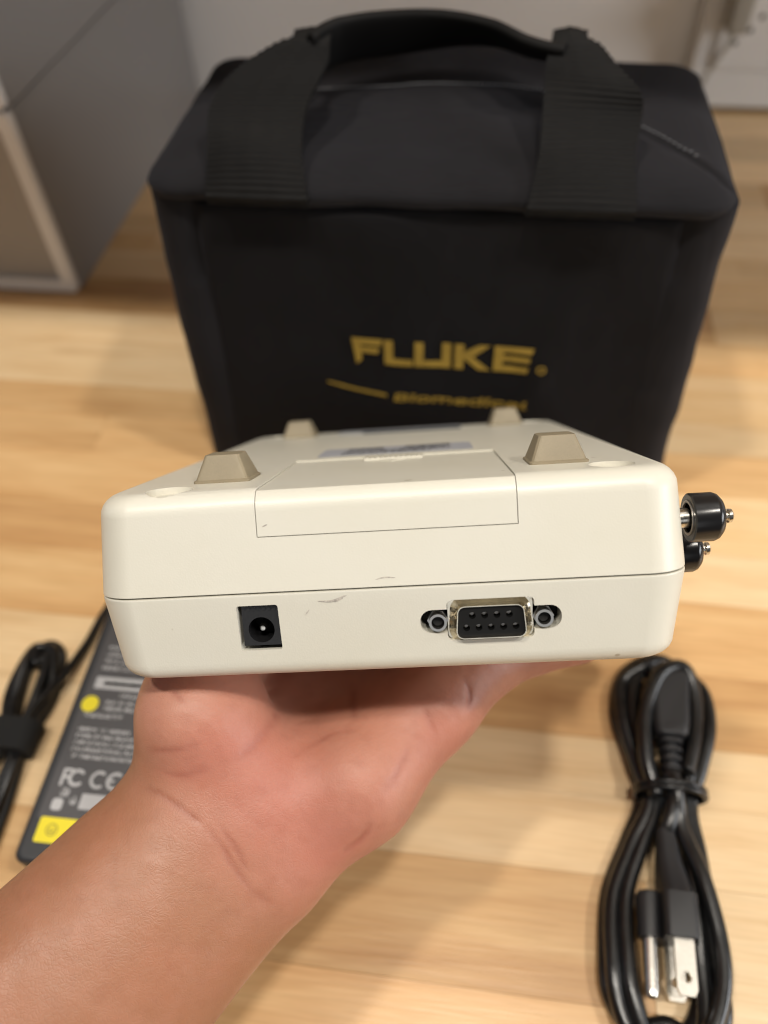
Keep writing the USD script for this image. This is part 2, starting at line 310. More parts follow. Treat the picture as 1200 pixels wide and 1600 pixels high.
# scuffs on the front face
def scuff(p, w):
    p = spline(p, 6); n = len(p); ww = w * np.sin(np.linspace(.15, math.pi - .15, n)); ln = LineString(p)
    L = np.vstack([np.c_[p[:, 0], p[:, 1] + ww / 2], np.c_[p[::-1, 0], p[::-1, 1] - ww[::-1] / 2]])
    return Polygon(L).buffer(0)
for p, w, up_ in (([(-.0156, -.0008), (-.0125, -.0009), (-.0098, .0000), (-.0078, .0009)], .00045, 0), ([(-.0118, -.0012), (-.0098, -.0004)], .0003, 0), ([(-.0022, .0036), (.0000, .0040), (.0023, .0038)], .0003, 1),
                  ([(-.0188, -.0040), (-.0176, -.0026)], .0004, 0), ([(-.0270, .0168), (-.0258, .0173)], .0003, 1)):
    q = ext(scuff(p, w), .00004)
    zc = np.mean([a[1] for a in p]); inset = .0014 * (zc - SEAM - .0006) / .018 if up_ else .0022 * (SEAM - .0007 - zc) / .0162
    obj('scuff_mark', yup(q).apply_translation((0, inset - .00002, 0)), M['scuff'], dv, smooth=False)

# ------------------------------------------------------------------ the hand and forearm that hold the device (device frame, millimetres)
def seg_d(P, a, b, ra, rb):
    ab = b - a; t = np.clip(((P - a) @ ab) / (ab @ ab), 0, 1)
    return np.linalg.norm(P - a - t[..., None] * ab, axis=-1) - (ra + (rb - ra) * t)
def smin(a, b, k):
    h = np.maximum(k - np.abs(a - b), 0) / k
    return np.minimum(a, b) - h * h * k * .25
PALM = [((-59.3, 17.7, -63.8), (-112.5, -23.1, -103.4), 18.0, 21.0), ((-42.8, 16.2, -78.7), (-93.5, -24.4, -116.3), 17.6, 21.0),
        ((-51, 17, -71), (-103, -24, -110), 18.5, 22.0),
        ((-112.5, -23.1, -103.4), (-165, -64, -142), 21, 24), ((-93.5, -24.4, -116.3), (-146, -66, -155), 21, 24),
        ((-53, 24, -62), (-18, 82, -34), 13, 11), ((-48, 24, -66), (4, 75, -34), 13, 11.5), ((-42, 24, -70), (17, 61, -35), 13, 10.5), ((-37, 22, -75), (20, 50, -37), 13, 9.5),
        ((-38, 20, -76), (-14, 28, -61), 15.5, 15), ((-14, 28, -61), (9, 42, -45.5), 15, 10.5), ((9, 42, -45.5), (20, 50, -37), 10.5, 9.5),
        ((-55, 22, -60), (-55, 22, -38), 16.6, 13), ((-40, 22, -60), (-48, 24, -40), 15, 13), ((-55, 22, -38), (-54.5, 27, -33), 13, 12.6)]
def chain(*p): return [(a[:3], b[:3], a[3], b[3]) for a, b in zip(p[:-1], p[1:])]
FINGERS = [chain((-54.5, 27, -33, 12.6), (-52, 56, -30.5, 10.6), (-49, 66, -30, 10), (-43, 86, -28.5, 8.2)),
           chain((-18, 82, -34, 10.5), (-8, 124, -28.4, 9), (-1, 147, -27.6, 8), (5, 166, -27, 7)),
           chain((4, 75, -34, 10.5), (24, 117, -28.6, 9.2), (35, 142, -27.8, 8.2), (43, 161, -27, 7.2)),
           chain((17, 61, -35, 10), (47, 93, -28.4, 9), (60, 113, -27.6, 8), (69, 129, -27, 7)),
           chain((20, 50, -37, 9.3), (52, 59, -32.0, 8.7), (67, 71, -28.2, 7.6), (80, 83, -26.2, 6.6))]
def dev_sdf(P):
    q = np.abs(P - np.array([0, 91, 2.7])) - np.array([66.4, 88.9, 22.5]) + 4.
    return np.linalg.norm(np.maximum(q, 0), axis=-1) + np.minimum(q.max(-1), 0) - 4.
def surface_nets(D, o, h):
    S = D < 0; nx, ny, nz = D.shape
    acc = np.zeros((nx - 1, ny - 1, nz - 1, 3), np.float32); cnt = np.zeros((nx - 1, ny - 1, nz - 1), np.float32); quads = []
    I = np.arange((nx - 1) * (ny - 1) * (nz - 1)).reshape(nx - 1, ny - 1, nz - 1)
    for ax in range(3):
        sl0 = [slice(None)] * 3; sl1 = [slice(None)] * 3; sl0[ax] = slice(0, -1); sl1[ax] = slice(1, None)
        a, b = D[tuple(sl0)], D[tuple(sl1)]; X = np.argwhere((a < 0) != (b < 0))
        va, vb = a[tuple(X.T)], b[tuple(X.T)]; t = va / (va - vb); pos = X.astype(np.float32); pos[:, ax] += t
        u, w = (ax + 1) % 3, (ax + 2) % 3; ids = []
        for du, dw in ((0, 0), (-1, 0), (-1, -1), (0, -1)):
            c = X.copy(); c[:, u] += du; c[:, w] += dw; ids.append(c)
        ok = np.all([(c >= 0).all(1) & (c < np.array(I.shape)).all(1) for c in ids], axis=0)
        for c in ids:
            np.add.at(acc, tuple(c[ok].T), pos[ok]); np.add.at(cnt, tuple(c[ok].T), 1)
        qd = np.stack([I[tuple(c[ok].T)] for c in ids], 1); fl = va[ok] >= 0
        qd[fl] = qd[fl][:, ::-1]; quads.append(qd)
    Q = np.vstack(quads); used_, inv = np.unique(Q, return_inverse=True); Q = inv.reshape(Q.shape)
    v = acc.reshape(-1, 3)[used_] / cnt.reshape(-1)[used_][:, None]
    return trimesh.Trimesh(v * h + o, np.vstack([Q[:, [0, 1, 2]], Q[:, [0, 2, 3]]]), process=False)
def hand_mesh(h=1.7):
    o = np.array([-195., -95., -185.]); n = np.ceil((np.array([97., 182., -14.]) - o) / h).astype(int)
    ax = [o[k] + h * np.arange(n[k]) for k in range(3)]
    def union(bones, k, D=None):
        D = np.full(n, 40., np.float32) if D is None else D
        for a, b, ra, rb in bones:
            a, b = np.array(a, float), np.array(b, float); m = max(ra, rb) + k + 6
            lo_ = np.maximum(((np.minimum(a, b) - m - o) / h).astype(int), 0); hi_ = np.minimum(((np.maximum(a, b) + m - o) / h).astype(int) + 1, n)
            s = tuple(slice(i, j) for i, j in zip(lo_, hi_))
            P = np.stack(np.meshgrid(*[ax[q][s[q]] for q in range(3)], indexing='ij'), -1)
            D[s] = smin(D[s], seg_d(P, a, b, ra, rb), k)
        return D
    D = union(PALM, 9.)
    F_ = None
    for f in FINGERS:
        d = union(f, 3.); F_ = d if F_ is None else smin(F_, d, 1.6)
    D = smin(D, F_, 7.)
    P = np.stack(np.meshgrid(*ax, indexing='ij'), -1)
    D = -smin(-D, dev_sdf(P) - .15, 1.0)
    return surface_nets(D.astype(np.float32), o, h)
CREASES = [
    ([(-27.9, 43.6, -38.6), (-33.4, 25.9, -39.6), (-36.6, 13.5, -41.6), (-42.0, 8.7, -44.0)], 0.55, 1.5),
    ([(-14.5, 41.3, -38.6), (-13.0, 27.1, -42.0)], 0.45, 1.1),
    ([(0.1, 38.9, -34.0), (6.9, 27.9, -42.1), (9.1, 26.9, -47.8)], 0.5, 0.9),
    ([(17.5, 35.0, -35.4), (19.0, 33.8, -39.3), (17.9, 32.1, -43.2)], 0.7, 1.0),
    ([(-48.4, 1.6, -56.1), (-44.0, 0.4, -61.4), (-41.7, -0.4, -65.6), (-37.4, -1.1, -72.1), (-32.5, 0.7, -77.9)], 0.3, 0.8),
    ([(-64.1, 6.3, -48.8), (-58.9, 4.2, -49.6), (-51.1, 1.9, -54.3), (-48.4, 1.5, -56.4)], 0.28, 0.8),
    ([(-63.4, 8.8, -39.5), (-56.1, 6.2, -38.9), (-48.8, 7.0, -37.9)], 0.25, 0.7),
    ([(-52.8, 9.9, -28.0), (-56.6, 12.4, -25.5)], 0.25, 0.7),
    ([(-16.5, 11.0, -71.4), (-10.9, 11.6, -67.2), (-8.8, 11.5, -62.7)], 0.45, 1.0),
    ([(-44.7, 2.3, -57.0), (-40.4, 1.0, -63.2), (-38.5, -0.0, -68.0)], 0.22, 0.7),
    ([(-28.8, 17.5, -47.0), (-20.0, 22.9, -44.7), (-11.4, 23.4, -43.4)], 0.25, 1.0),
    ([(-61.4, 7.2, -43.9), (-54.5, 5.6, -45.3), (-46.7, 6.8, -44.2)], 0.2, 0.7),
    ([(-4.9, 14.0, -56.7), (-0.7, 18.9, -52.4), (1.9, 23.1, -48.3)], 0.25, 1.0),

]
hm = hand_mesh()
trimesh.smoothing.filter_taubin(hm, iterations=12)
hm = hm.subdivide(); trimesh.smoothing.filter_taubin(hm, iterations=6)
V = np.array(hm.vertices); NV = np.array(hm.vertex_normals)
disp = .55 * (meshkit.fbm(V / 12., 2, 5) - .5) + .08 * (meshkit.fbm(V / 2.6, 2, 9) - .5)
red = np.zeros(len(V))
for pts, dep, wid in CREASES:
    pp = spline(pts, 8); d = np.full(len(V), 9e9)
    near = np.all((V > pp.min(0) - 6) & (V < pp.max(0) + 6), axis=1); idx = np.nonzero(near)[0]
    if len(idx) == 0: continue
    dd = np.full(len(idx), 9e9); at = np.zeros(len(idx)); nn = len(pp) - 1
    for i_, (a, b) in enumerate(zip(pp[:-1], pp[1:])):
        d1 = seg_d(V[idx], a, b, 0, 0); m_ = d1 < dd; dd[m_] = d1[m_]; at[m_] = (i_ + .5) / nn
    tap = np.sin(np.clip(at, .02, .98) * math.pi) ** .7 * (.55 + .9 * meshkit.noise(V[idx] / 4., 17))
    disp[idx] -= .6 * tap * dep * (np.exp(-(dd / (.75 * wid)) ** 2) + .5 * np.exp(-(dd / (3.5 * wid)) ** 2))
    red[idx] = np.maximum(red[idx], .5 * tap * np.exp(-(dd / (1.1 * wid)) ** 2))
V = V + NV * disp[:, None]
# skin tone: redder on the pads of the palm, browner on the forearm
def blob(c, r): return np.exp(-(np.linalg.norm(V - np.array(c), axis=1) / r) ** 2)
fa = np.clip(((V - np.array([-38., 20., -60.])) @ np.array([-.72, -.40, -.56])) / 26. + .1, 0, 1)
pal = np.array([.435, .20, .135]); arm = np.array([.335, .150, .083]); pink = np.array([.43, .145, .105]); pale = np.array([.50, .24, .17])
mot = meshkit.fbm(V / 9., 3, 3)[:, None]; mot2 = meshkit.fbm(V / 3.2, 2, 31)[:, None]
col = pal * (1 - fa[:, None]) + arm * fa[:, None]
pk = np.clip(.65 * blob((-34, 12, -52), 17) + .5 * blob((-18, 14, -70), 15) + .6 * blob((-50, 14, -40), 10) + .5 * blob((10, 34, -50), 14) + .22 * (mot[:, 0] - .35), 0, .9)[:, None]
col = col * (1 - pk) + pink * pk
pl_ = np.clip(.25 * (mot2 - .45) + .7 * blob((-60, 12, -30), 9)[:, None], 0, .6); col = col * (1 - pl_) + pale * pl_
col = col * (1 - red[:, None] * np.array([.30, .45, .45])) * (.97 + .06 * mot)
hm = trimesh.Trimesh(V / 1000., hm.faces, process=False)
hm.apply_transform(DEV)
N = {'c': ('attribute', {'attribute': 'displayColor'}), 'g': ('geometry', {}), 'p': ('principled_bsdf', {'roughness': .46, 'specular_ior_level': .42, 'subsurface_weight': .16, 'subsurface_scale': .0022, 'subsurface_radius': (1., .36, .2)}),
     'v': ('voronoi_texture', {'scale': 1050., 'feature': 'distance_to_edge', 'randomness': 1.}), 'd': ('mix', {'mix_type': 'linear_light', 'fac': .0018}), 'dn': ('noise_texture', {'scale': 300., 'detail': 2}), 'vm': ('map_range', {'from_min': 0., 'from_max': .22, 'to_min': 0., 'to_max': .7, 'clamp': True}), 'cn': ('noise_texture', {'scale': 210., 'detail': 4}), 'cr': ('rgb_ramp', {'ramp': [(.3, (.94, .91, .90)), (.5, (1, 1, 1)), (.72, (1.0, .97, .95))]}), 'cm': ('mix', {'mix_type': 'multiply', 'fac': 1.0}), 'n': ('noise_texture', {'scale': 420., 'detail': 4}),
     'a': ('math', {'math_type': 'add'}), 'b': ('bump', {'strength': .30, 'distance': .00011}),
     'rn': ('noise_texture', {'scale': 60., 'detail': 3}), 'rm': ('map_range', {'from_min': .3, 'from_max': .7, 'to_min': .38, 'to_max': .56})}
M['skin'] = usdkit.material(stage, '/World/Looks/skin', N, [('c.color', 'cm.color1'), ('g.position', 'cn.vector'), ('cn.fac', 'cr.fac'), ('cr.color', 'cm.color2'), ('cm.color', 'p.base_color'), ('g.position', 'dn.vector'), ('g.position', 'd.color1'), ('dn.color', 'd.color2'), ('d.color', 'v.vector'), ('g.position', 'n.vector'), ('g.position', 'rn.vector'), ('rn.fac', 'rm.value'), ('rm.result', 'p.roughness'),
    ('v.distance', 'vm.value'), ('vm.result', 'a.value1'), ('n.fac', 'a.value2'), ('a.value', 'b.height'), ('b.normal', 'p.normal')], surface='p.BSDF')
per = obj('person', hm, M['skin'], smooth=True, label='bare left forearm and hand, palm up, holding the cream device from below', cat='person')
UsdGeom.PrimvarsAPI(UsdGeom.Mesh(per)).CreatePrimvar('displayColor', Sdf.ValueTypeNames.Color3fArray, 'vertex').Set(Vt.Vec3fArray.FromNumpy(np.clip(col, .01, .9).astype(np.float32)))

# ------------------------------------------------------------------ black carrying bag
def fabric(name, col, bs=1.0):
    N = {'g': ('geometry', {}), 'p': ('principled_bsdf', {'base_color': col, 'roughness': .85, 'specular_ior_level': .18, 'sheen_weight': .05, 'sheen_roughness': .45, 'sheen_tint': (.75, .78, 1.)}),
         'w1': ('wave_texture', {'scale': 420., 'bands_direction': 'x', 'distortion': .6}), 'w2': ('wave_texture', {'scale': 420., 'bands_direction': 'z', 'distortion': .6}), 'w3': ('wave_texture', {'scale': 420., 'bands_direction': 'y', 'distortion': .6}),
         'a': ('math', {'math_type': 'add'}), 'a2': ('math', {'math_type': 'add'}), 'b': ('bump', {'strength': .5 * bs, 'distance': .0003}),
         'n': ('noise_texture', {'scale': 26., 'detail': 5}), 'r': ('rgb_ramp', {'ramp': [(.3, tuple(c * .8 for c in col)), (.7, tuple(c * 1.3 for c in col))]})}
    L = [('g.position', f'w{k}.vector') for k in '123'] + [('w1.fac', 'a.value1'), ('w2.fac', 'a.value2'), ('a.value', 'a2.value1'), ('w3.fac', 'a2.value2'), ('a2.value', 'b.height'), ('b.normal', 'p.normal'),
         ('g.position', 'n.vector'), ('n.fac', 'r.fac'), ('r.color', 'p.base_color')]
    return usdkit.material(stage, '/World/Looks/' + name, N, L, surface='p.BSDF')
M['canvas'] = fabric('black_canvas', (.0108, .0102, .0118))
M['canvas2'] = fabric('shaded_canvas_front', (.0050, .0046, .0054))  # same canvas, darkened to carry the weaker light on the upright front
M['web'] = mat('black_webbing', (.0048, .0044, .0044), .66, bump=.5, bscale=1600, bdist=.0004, spec=.2)
M['gold'] = mat('yellow_print', (.33, .215, .03), .6, var=.12, vscale=300)
M['stitch'] = mat('grey_thread', (.20, .20, .21), .7)
bag = thing('carrying_bag', 'black fabric carrying bag with webbing handle and yellow lettering, standing behind the device', 'bag')
BX0, BX1, BY0, BY1, BZ = -.128, .0865, .263, .377, .161
def loopat(w, d, r, cx, cy, n=220):
    ring = Polygon(rr(w, d, r, 10, cx, cy)).exterior
    return np.array([ring.interpolate(k / n, normalized=True).coords[0] for k in range(n)])
ccx, ccy = (BX0 + BX1) / 2, (BY0 + BY1) / 2
L = []
for z in np.linspace(.0, .157, 46):
    t = z / .157
    p = loopat(BX1 - BX0 - .001 + .002 * t, BY1 - BY0 - .002 + .004 * math.sin(math.pi * t), .012, ccx, ccy)
    p[:, 0] += (1 - t) ** 1.2 * np.where(p[:, 0] > ccx, .0100, -.0045) * np.clip(np.abs(p[:, 0] - ccx) / .09, 0, 1)
    q = np.c_[p, np.full(len(p), z)]
    out = p - (ccx, ccy); out /= np.linalg.norm(out, axis=1, keepdims=True)
    f = meshkit.fbm(q * 26, 3, 4) - .5
    ex = np.maximum(np.abs(p[:, 0] - ccx) - .095, 0) / .010          # soft rolled corner edges
    amp = .0036 * f + .0030 * np.sin(np.clip(ex, 0, 1) * math.pi / 2)
    front = (p[:, 1] < BY0 + .004) & (np.abs(p[:, 0] - ccx) < .094)
    amp = np.where(front, -.0065, amp)
    L.append(q + np.c_[out * amp[:, None], np.zeros(len(p))])
obj('side_panel', loft(L), M['canvas'], bag, smooth=60)
def panel_y(x, z):
    u = np.clip(np.minimum(x - (-.1120 - .009 * (1 - z / .157)), .0725 + .011 * (1 - z / .157) - x), 0, None); v = np.clip(np.minimum(z - .002, .1555 - z), 0, None)
    e = np.clip(np.minimum(u, v) / .006, 0, 1); e = np.sqrt(1 - (1 - e) ** 2)
    P = np.stack([x, np.zeros_like(x), z], -1)
    wr = .0042 * (meshkit.fbm(P * np.array([34., 1, 20.]), 3, 12) - .5) * np.clip(np.minimum(u, v) / .02, .15, 1)
    sag = .0010 * np.sin((x + .12) * 70 + z * 40) * np.clip((z - .10) / .05, 0, 1)
    return .2680 - .0050 * e + wr + sag
nu, nv = 110, 90
U, W_ = np.meshgrid(np.linspace(0, 1, nu), np.linspace(0, 1, nv), indexing='ij')
Zp = .002 + .1535 * W_; Xp = (-.1120 - .009 * (1 - Zp / .157)) * (1 - U) + (.0725 + .011 * (1 - Zp / .157)) * U
front_v = np.stack([Xp, panel_y(Xp, Zp), Zp], -1).reshape(-1, 3); back_v = front_v.copy(); back_v[:, 1] = .2700
iq = (np.arange(nu - 1)[:, None] * nv + np.arange(nv - 1)[None]).ravel()
Fq = np.vstack([np.c_[iq, iq + nv, iq + nv + 1], np.c_[iq, iq + nv + 1, iq + 1]])
edge = np.r_[np.arange(nu) * nv, (nu - 1) * nv + np.arange(1, nv), (np.arange(nu - 2, -1, -1)) * nv + nv - 1, np.arange(nv - 2, 0, -1)]
e2 = np.roll(edge, -1); K = nu * nv
Fs = np.vstack([np.c_[edge, edge + K, e2 + K], np.c_[edge, e2 + K, e2]])
fp = trimesh.Trimesh(np.vstack([front_v, back_v]), np.vstack([Fq, Fs, Fq[:, ::-1] + K]), process=False)
fpan = obj('front_panel', fp, M['canvas2'], bag, smooth=50)
# padded top
L = []
TOPS = [(.1540, .004), (.1550, .0014), (.1570, .0000), (.1590, -.0003), (.1608, .0008), (.1624, .0036), (.1634, .0080), (.1640, .013), (.1644, .018), (.1644, .025), (.1640, .032), (.1642, .039), (.1646, .046), (.1648, .052)]
for z, i in TOPS:
    w, d = BX1 - BX0 + .003 - 2 * i, BY1 - BY0 + .004 - 2 * i
    p = loopat(w, d, max(.012 - i * .6, .002) if d > .03 else .002, ccx, ccy); q = np.c_[p, np.full(len(p), z)]
    f = meshkit.fbm(q * np.array([24., 30., 10.]), 3, 21) - .5
    q[:, 2] += .007 * f * min(1, max(i + .002, 0) / .008) - .0022 * np.exp(-((p[:, 1] - (.330 - 3.2 * np.maximum(p[:, 0] - .035, 0) ** 1.35)) / .0022) ** 2) * (i > .003)
    q[:, 1] += .002 * f
    q[:, 2] += .0065 * np.exp(-((q[:, 0] - ccx) / .055) ** 2) * np.clip((q[:, 1] - .315) / .03, 0, 1) * np.clip((z - .157) / .005, 0, 1)
    L.append(q)
top = loft(L)
tp = obj('top_panel', top, M['canvas'], bag, smooth=60)
from scipy.spatial import cKDTree
tk = cKDTree(np.array(top.vertices)[:, :2][:220 * 14]); tz = np.array(top.vertices)[:, 2]
st = []
for x in np.arange(-.098, .076, .0017):
    y_ = .3335 - 3.2 * max(x - .035, 0) ** 1.35
    zz = tz[:220 * 14][tk.query((x, y_), k=8)[1]].max()
    s = trimesh.creation.capsule(.0009, .00028, count=(4, 6)); s.apply_transform(trimesh.transformations.rotation_matrix(math.pi / 2, (0, 1, .25))); st.append(s.apply_translation((x, y_, zz + .0003)))
tag(obj('stitching', join(st), M['stitch'], bag), kind='stuff')
# webbing handle: two straps sewn into the front seam, folded over the grip
hdl = thing('handle', parent=bag)
SL = [((-.1024, .2588, .1568), (-.0642, .2588, .1568)), ((-.1026, .2584, .1590), (-.0646, .2584, .1590)), ((-.1028, .2596, .1615), (-.0650, .2598, .1615)), ((-0.103, 0.2704, 0.1705), (-0.0682, 0.2726, 0.1705)), ((-0.1048, 0.2844, 0.178), (-0.0686, 0.2865, 0.178)), ((-0.1007, 0.2948, 0.184), (-0.0652, 0.2966, 0.184)), ((-0.0934, 0.3032, 0.188), (-0.0624, 0.3046, 0.188)), ((-0.0835, 0.3108, 0.1915), (-0.0626, 0.3105, 0.1915)), ((-0.0778, 0.3148, 0.1922), (-0.0630, 0.3140, 0.1922))]
SR = [((.0140, .2588, .1568), (.0520, .2588, .1568)), ((.0142, .2584, .1590), (.0521, .2584, .1590)), ((.0150, .2596, .1615), (.0520, .2598, .1615)), ((0.0173, 0.2757, 0.1705), (0.0509, 0.2779, 0.1705)), ((0.0177, 0.2914, 0.178), (0.0527, 0.2909, 0.178)), ((0.0177, 0.3009, 0.184), (0.051, 0.2946, 0.184)), ((0.0177, 0.3073, 0.188), (0.0431, 0.3057, 0.188)), ((0.0193, 0.3141, 0.1915), (0.037, 0.3140, 0.1915)), ((0.0200, 0.3185, 0.1922), (0.0325, 0.3180, 0.1922))]
def strap(E):
    E = E + [(tuple(np.array(E[-1][0]) + (.000, .006, .0002)), tuple(np.array(E[-1][1]) + (.0, .006, .0002))), (tuple(np.array(E[-1][0]) + (.000, .0100, -.0030)), tuple(np.array(E[-1][1]) + (.0, .0100, -.0030))), (tuple(np.array(E[-1][0]) + (.000, .0105, -.0080)), tuple(np.array(E[-1][1]) + (.0, .0105, -.0080)))]
    a, b = spline([e[0] for e in E], 40), spline([e[1] for e in E], 40); c = (a + b) / 2
    sl = np.r_[0, np.cumsum(np.linalg.norm(np.diff(c, axis=0), axis=1))]; ss = np.arange(0, sl[-1], .00032)
    a, b = (np.stack([np.interp(ss, sl, q[:, k]) for k in range(3)], 1) for q in (a, b))
    Tn = np.gradient((a + b) / 2, axis=0); Tn /= np.linalg.norm(Tn, axis=1, keepdims=True); L = []; cs = np.linspace(0, 1, 16)
    for i in range(len(ss)):
        w = b[i] - a[i]; n_ = np.cross(w, Tn[i]); n_ /= np.linalg.norm(n_); w_ = np.linalg.norm(w)
        rib = .00030 * math.sin(ss[i] * 2 * math.pi / .00225); cup = .0018 * math.sin(min(ss[i] / .03, 1) * 3.1)
        P = [a[i] + w * t + n_ * (.0008 + rib + cup * (1 - (2 * t - 1) ** 2) + .00012 * math.sin(t * 70) + .0015 * (1 - w_ / .039) * math.exp(-((t - .5) / .3) ** 2)) for t in cs]
        Q = [a[i] + w * t + n_ * (-.0008 + cup * (1 - (2 * t - 1) ** 2)) for t in cs[::-1]]
        L.append(np.array(P + Q))
    m_ = loft(L)
    if m_.volume < 0: m_.invert()
    return m_
obj('strap', strap(SL), M['web'], hdl, smooth=55); obj('strap', strap(SR), M['web'], hdl, smooth=55)
gp_ = spline([(-0.0723, 0.3123, 0.1885), (-0.0605, 0.3263, 0.189), (-0.0398, 0.3319, 0.19), (-0.02, 0.3337, 0.191), (-0.0026, 0.3305, 0.191), (0.0121, 0.3217, 0.1895), (0.0259, 0.3169, 0.188)], 24)
T2 = np.gradient(gp_, axis=0); T2 /= np.linalg.norm(T2, axis=1, keepdims=True); L = []; aa = np.linspace(0, 2 * math.pi, 28, endpoint=False)
for i in range(len(gp_)):
    up_ = np.array([0, -.70, .71]); up_ -= T2[i] * (up_ @ T2[i]); up_ /= np.linalg.norm(up_); sd = np.cross(T2[i], up_); t = i / len(gp_)
    hh = .0098 + .0006 * math.sin(t * 9) + .0010 * t; tw = .30 * math.sin(t * 5.5)
    p = np.stack([np.sign(np.cos(aa)) * np.abs(np.cos(aa)) ** .7 * hh, np.sign(np.sin(aa)) * np.abs(np.sin(aa)) ** .6 * .0026], 1)
    p[:, 1] += .0009 * np.exp(-((p[:, 0] - .002) / .0012) ** 2) * np.sign(p[:, 1])
    p = p @ np.array([[math.cos(tw), -math.sin(tw)], [math.sin(tw), math.cos(tw)]])
    L.append(gp_[i] + np.array([0, 0, -.0012]) + p[:, :1] * up_ + p[:, 1:] * sd)
gm = loft(L)
if gm.volume < 0: gm.invert()
obj('grip', gm, M['web'], hdl, smooth=55)
# printed lettering on the front panel
def on_panel(poly, name, parent, lift=.00035):
    for g in getattr(poly, 'geoms', [poly]):
        m_ = trimesh.creation.extrude_polygon(g, .0003, engine='earcut')
        m_ = trimesh.Trimesh(*trimesh.remesh.subdivide_to_size(m_.vertices, m_.faces, .003))
        v = np.array(m_.vertices); m_ = trimesh.Trimesh(np.c_[v[:, 0], panel_y(v[:, 0], v[:, 1]) - lift - v[:, 2] * .5, v[:, 1]], m_.faces[:, ::-1], process=False)
        m_.invert(); obj(name, m_, M['gold'], parent, smooth=False)
X0, Z0, s_ = -.0535, .0805, .000277; HH = 13.4 / .277
def place(pts): return Polygon([(X0 + a * s_, Z0 + b * s_) for a, b in pts])
T_ = 12.0
on_panel(place([(0, HH), (50, HH), (47, HH - T_), (14, HH - T_), (14, HH - 17), (44, HH - 17), (42, HH - 28), (15, HH - 28), (15, 5), (6, -3)]), 'letter', fpan)
on_panel(place([(52, HH), (66, HH), (66, T_), (97, T_), (97, 0), (52, 0)]), 'letter', fpan)
on_panel(place([(100, HH), (114, HH), (114, T_), (143, T_), (143, HH), (157, HH), (157, 0), (100, 0)]), 'letter', fpan)
on_panel(place([(163, HH), (177, HH), (177, 33), (200, HH), (217, HH), (191, HH / 2), (219, 0), (201, 0), (177, 21), (177, 0), (163, 0)]), 'letter', fpan)
on_panel(place([(224, HH), (284, HH), (281, HH - 11), (238, HH - 11), (238, HH - 18), (280, HH - 18), (279, HH - 28), (238, HH - 28), (238, 11), (279, 11), (277, 0), (224, 0)]), 'letter', fpan)
on_panel(Point(.0292, .0832).buffer(.0020).difference(Point(.0292, .0832).buffer(.0013)), 'registered_mark', fpan)
on_panel(Polygon([(-.0660, .0686), (-.0525, .0652), (-.0385, .0636), (-.0385, .0622), (-.0525, .0639), (-.0660, .0676)]), 'swoosh', fpan)
bt = meshkit.text_mesh('Biomedical', .0042, .0003, True)
bv = np.array(bt.vertices); kx = .0615 / bv[:, 0].max(); bv[:, 0] = bv[:, 0] * kx + bv[:, 1] * .18 - .0362; bv[:, 1] += .0600
bt = trimesh.Trimesh(np.c_[bv[:, 0], panel_y(bv[:, 0], bv[:, 1]) - .0003 - bv[:, 2] * .5, bv[:, 1]], bt.faces, process=False)
obj('small_lettering', bt, M['gold'], fpan, smooth=False)

# ------------------------------------------------------------------ mains cord on the right
M['cord'] = mat('black_pvc', (.007, .007, .0075), .26, bump=.1, bscale=500, rvar=.06, vscale=60)
M['plugm'] = mat('dark_grey_plug', (.012, .012, .014), .5, bump=.25, bscale=1500)
def hourglass(cxf, prof, s, z0, seed, n=10, shift=0.):
    r_ = random.Random(seed); yl = [p[0] for p in prof]; j = lambda a: r_.uniform(-a, a)
    left = [(cxf(y) - h * s + j(.0008), y, z0 + j(.0012)) for y, h in prof[1:-1]]
    right = [(cxf(y) + h * s + j(.0008), y, z0 + j(.0012)) for y, h in prof[1:-1]][::-1]
    k = (1 - s) * .02
    pts = [(cxf(prof[0][0]), prof[0][0] - k, z0)] + left + [(cxf(prof[-1][0]), prof[-1][0] + k, z0)] + right
    return spline(pts, n, True) + np.array([0, shift, 0])
cx1 = lambda y: float(np.interp(y, [.015, .045, .075, .11, .16], [.0790, .0785, .0790, .0862, .0882]))
PR1 = [(.171, 0), (.166, .0095), (.158, .0165), (.142, .0175), (.125, .0125), (.110, .0082), (.094, .0125), (.075, .0165), (.055, .0180), (.043, .0168), (.034, .011), (.029, 0)]
cord = thing('coiled_mains_lead', 'coiled black mains cord with a three-pin plug, lying right of the hand', 'power cord')
R1 = .0028
wires = [hourglass(cx1, PR1, 1.0, .0031, 1), hourglass(cx1, PR1, .97, .0088, 2, shift=-.003), hourglass(cx1, PR1, .70, .0034, 3, shift=.002), hourglass(cx1, PR1, .66, .0092, 4, shift=-.002)]
obj('cable', join([tube(w, R1, 14, True) for w in wires] + [tube(spline([(.0862, .112, .0140), (.0850, .104, .0150), (.0835, .098, .0140), (.0822, .094, .0115)], 8), R1, 14), tube(spline([(.0800, .108, .0140), (.0765, .122, .0170), (.0780, .140, .0180), (.0850, .156, .0195), (.0945, .160, .0180), (.0985, .150, .0150), (.0970, .134, .0140), (.0920, .118, .0140)], 8), R1, 14), tube(spline([(.0850, .118, .0150), (.0868, .110, .0160), (.0880, .098, .0130), (.0930, .080, .0150), (.0960, .060, .0145), (.0945, .046, .0145), (.0880, .034, .0145), (.078, .031, .0140)], 8), R1, 14)]), M['cord'], cord, smooth=True)
tie = [tube(np.array([(cx1(.110) + .0128 * math.cos(a), .1100 + dy, .0098 + .0092 * math.sin(a)) for a in np.linspace(0, 2 * math.pi, 40)[:-1]]), .0011, 8, True) for dy in (0, .002)]
obj('twist_tie', join(tie), M['cord'], cord, smooth=True)
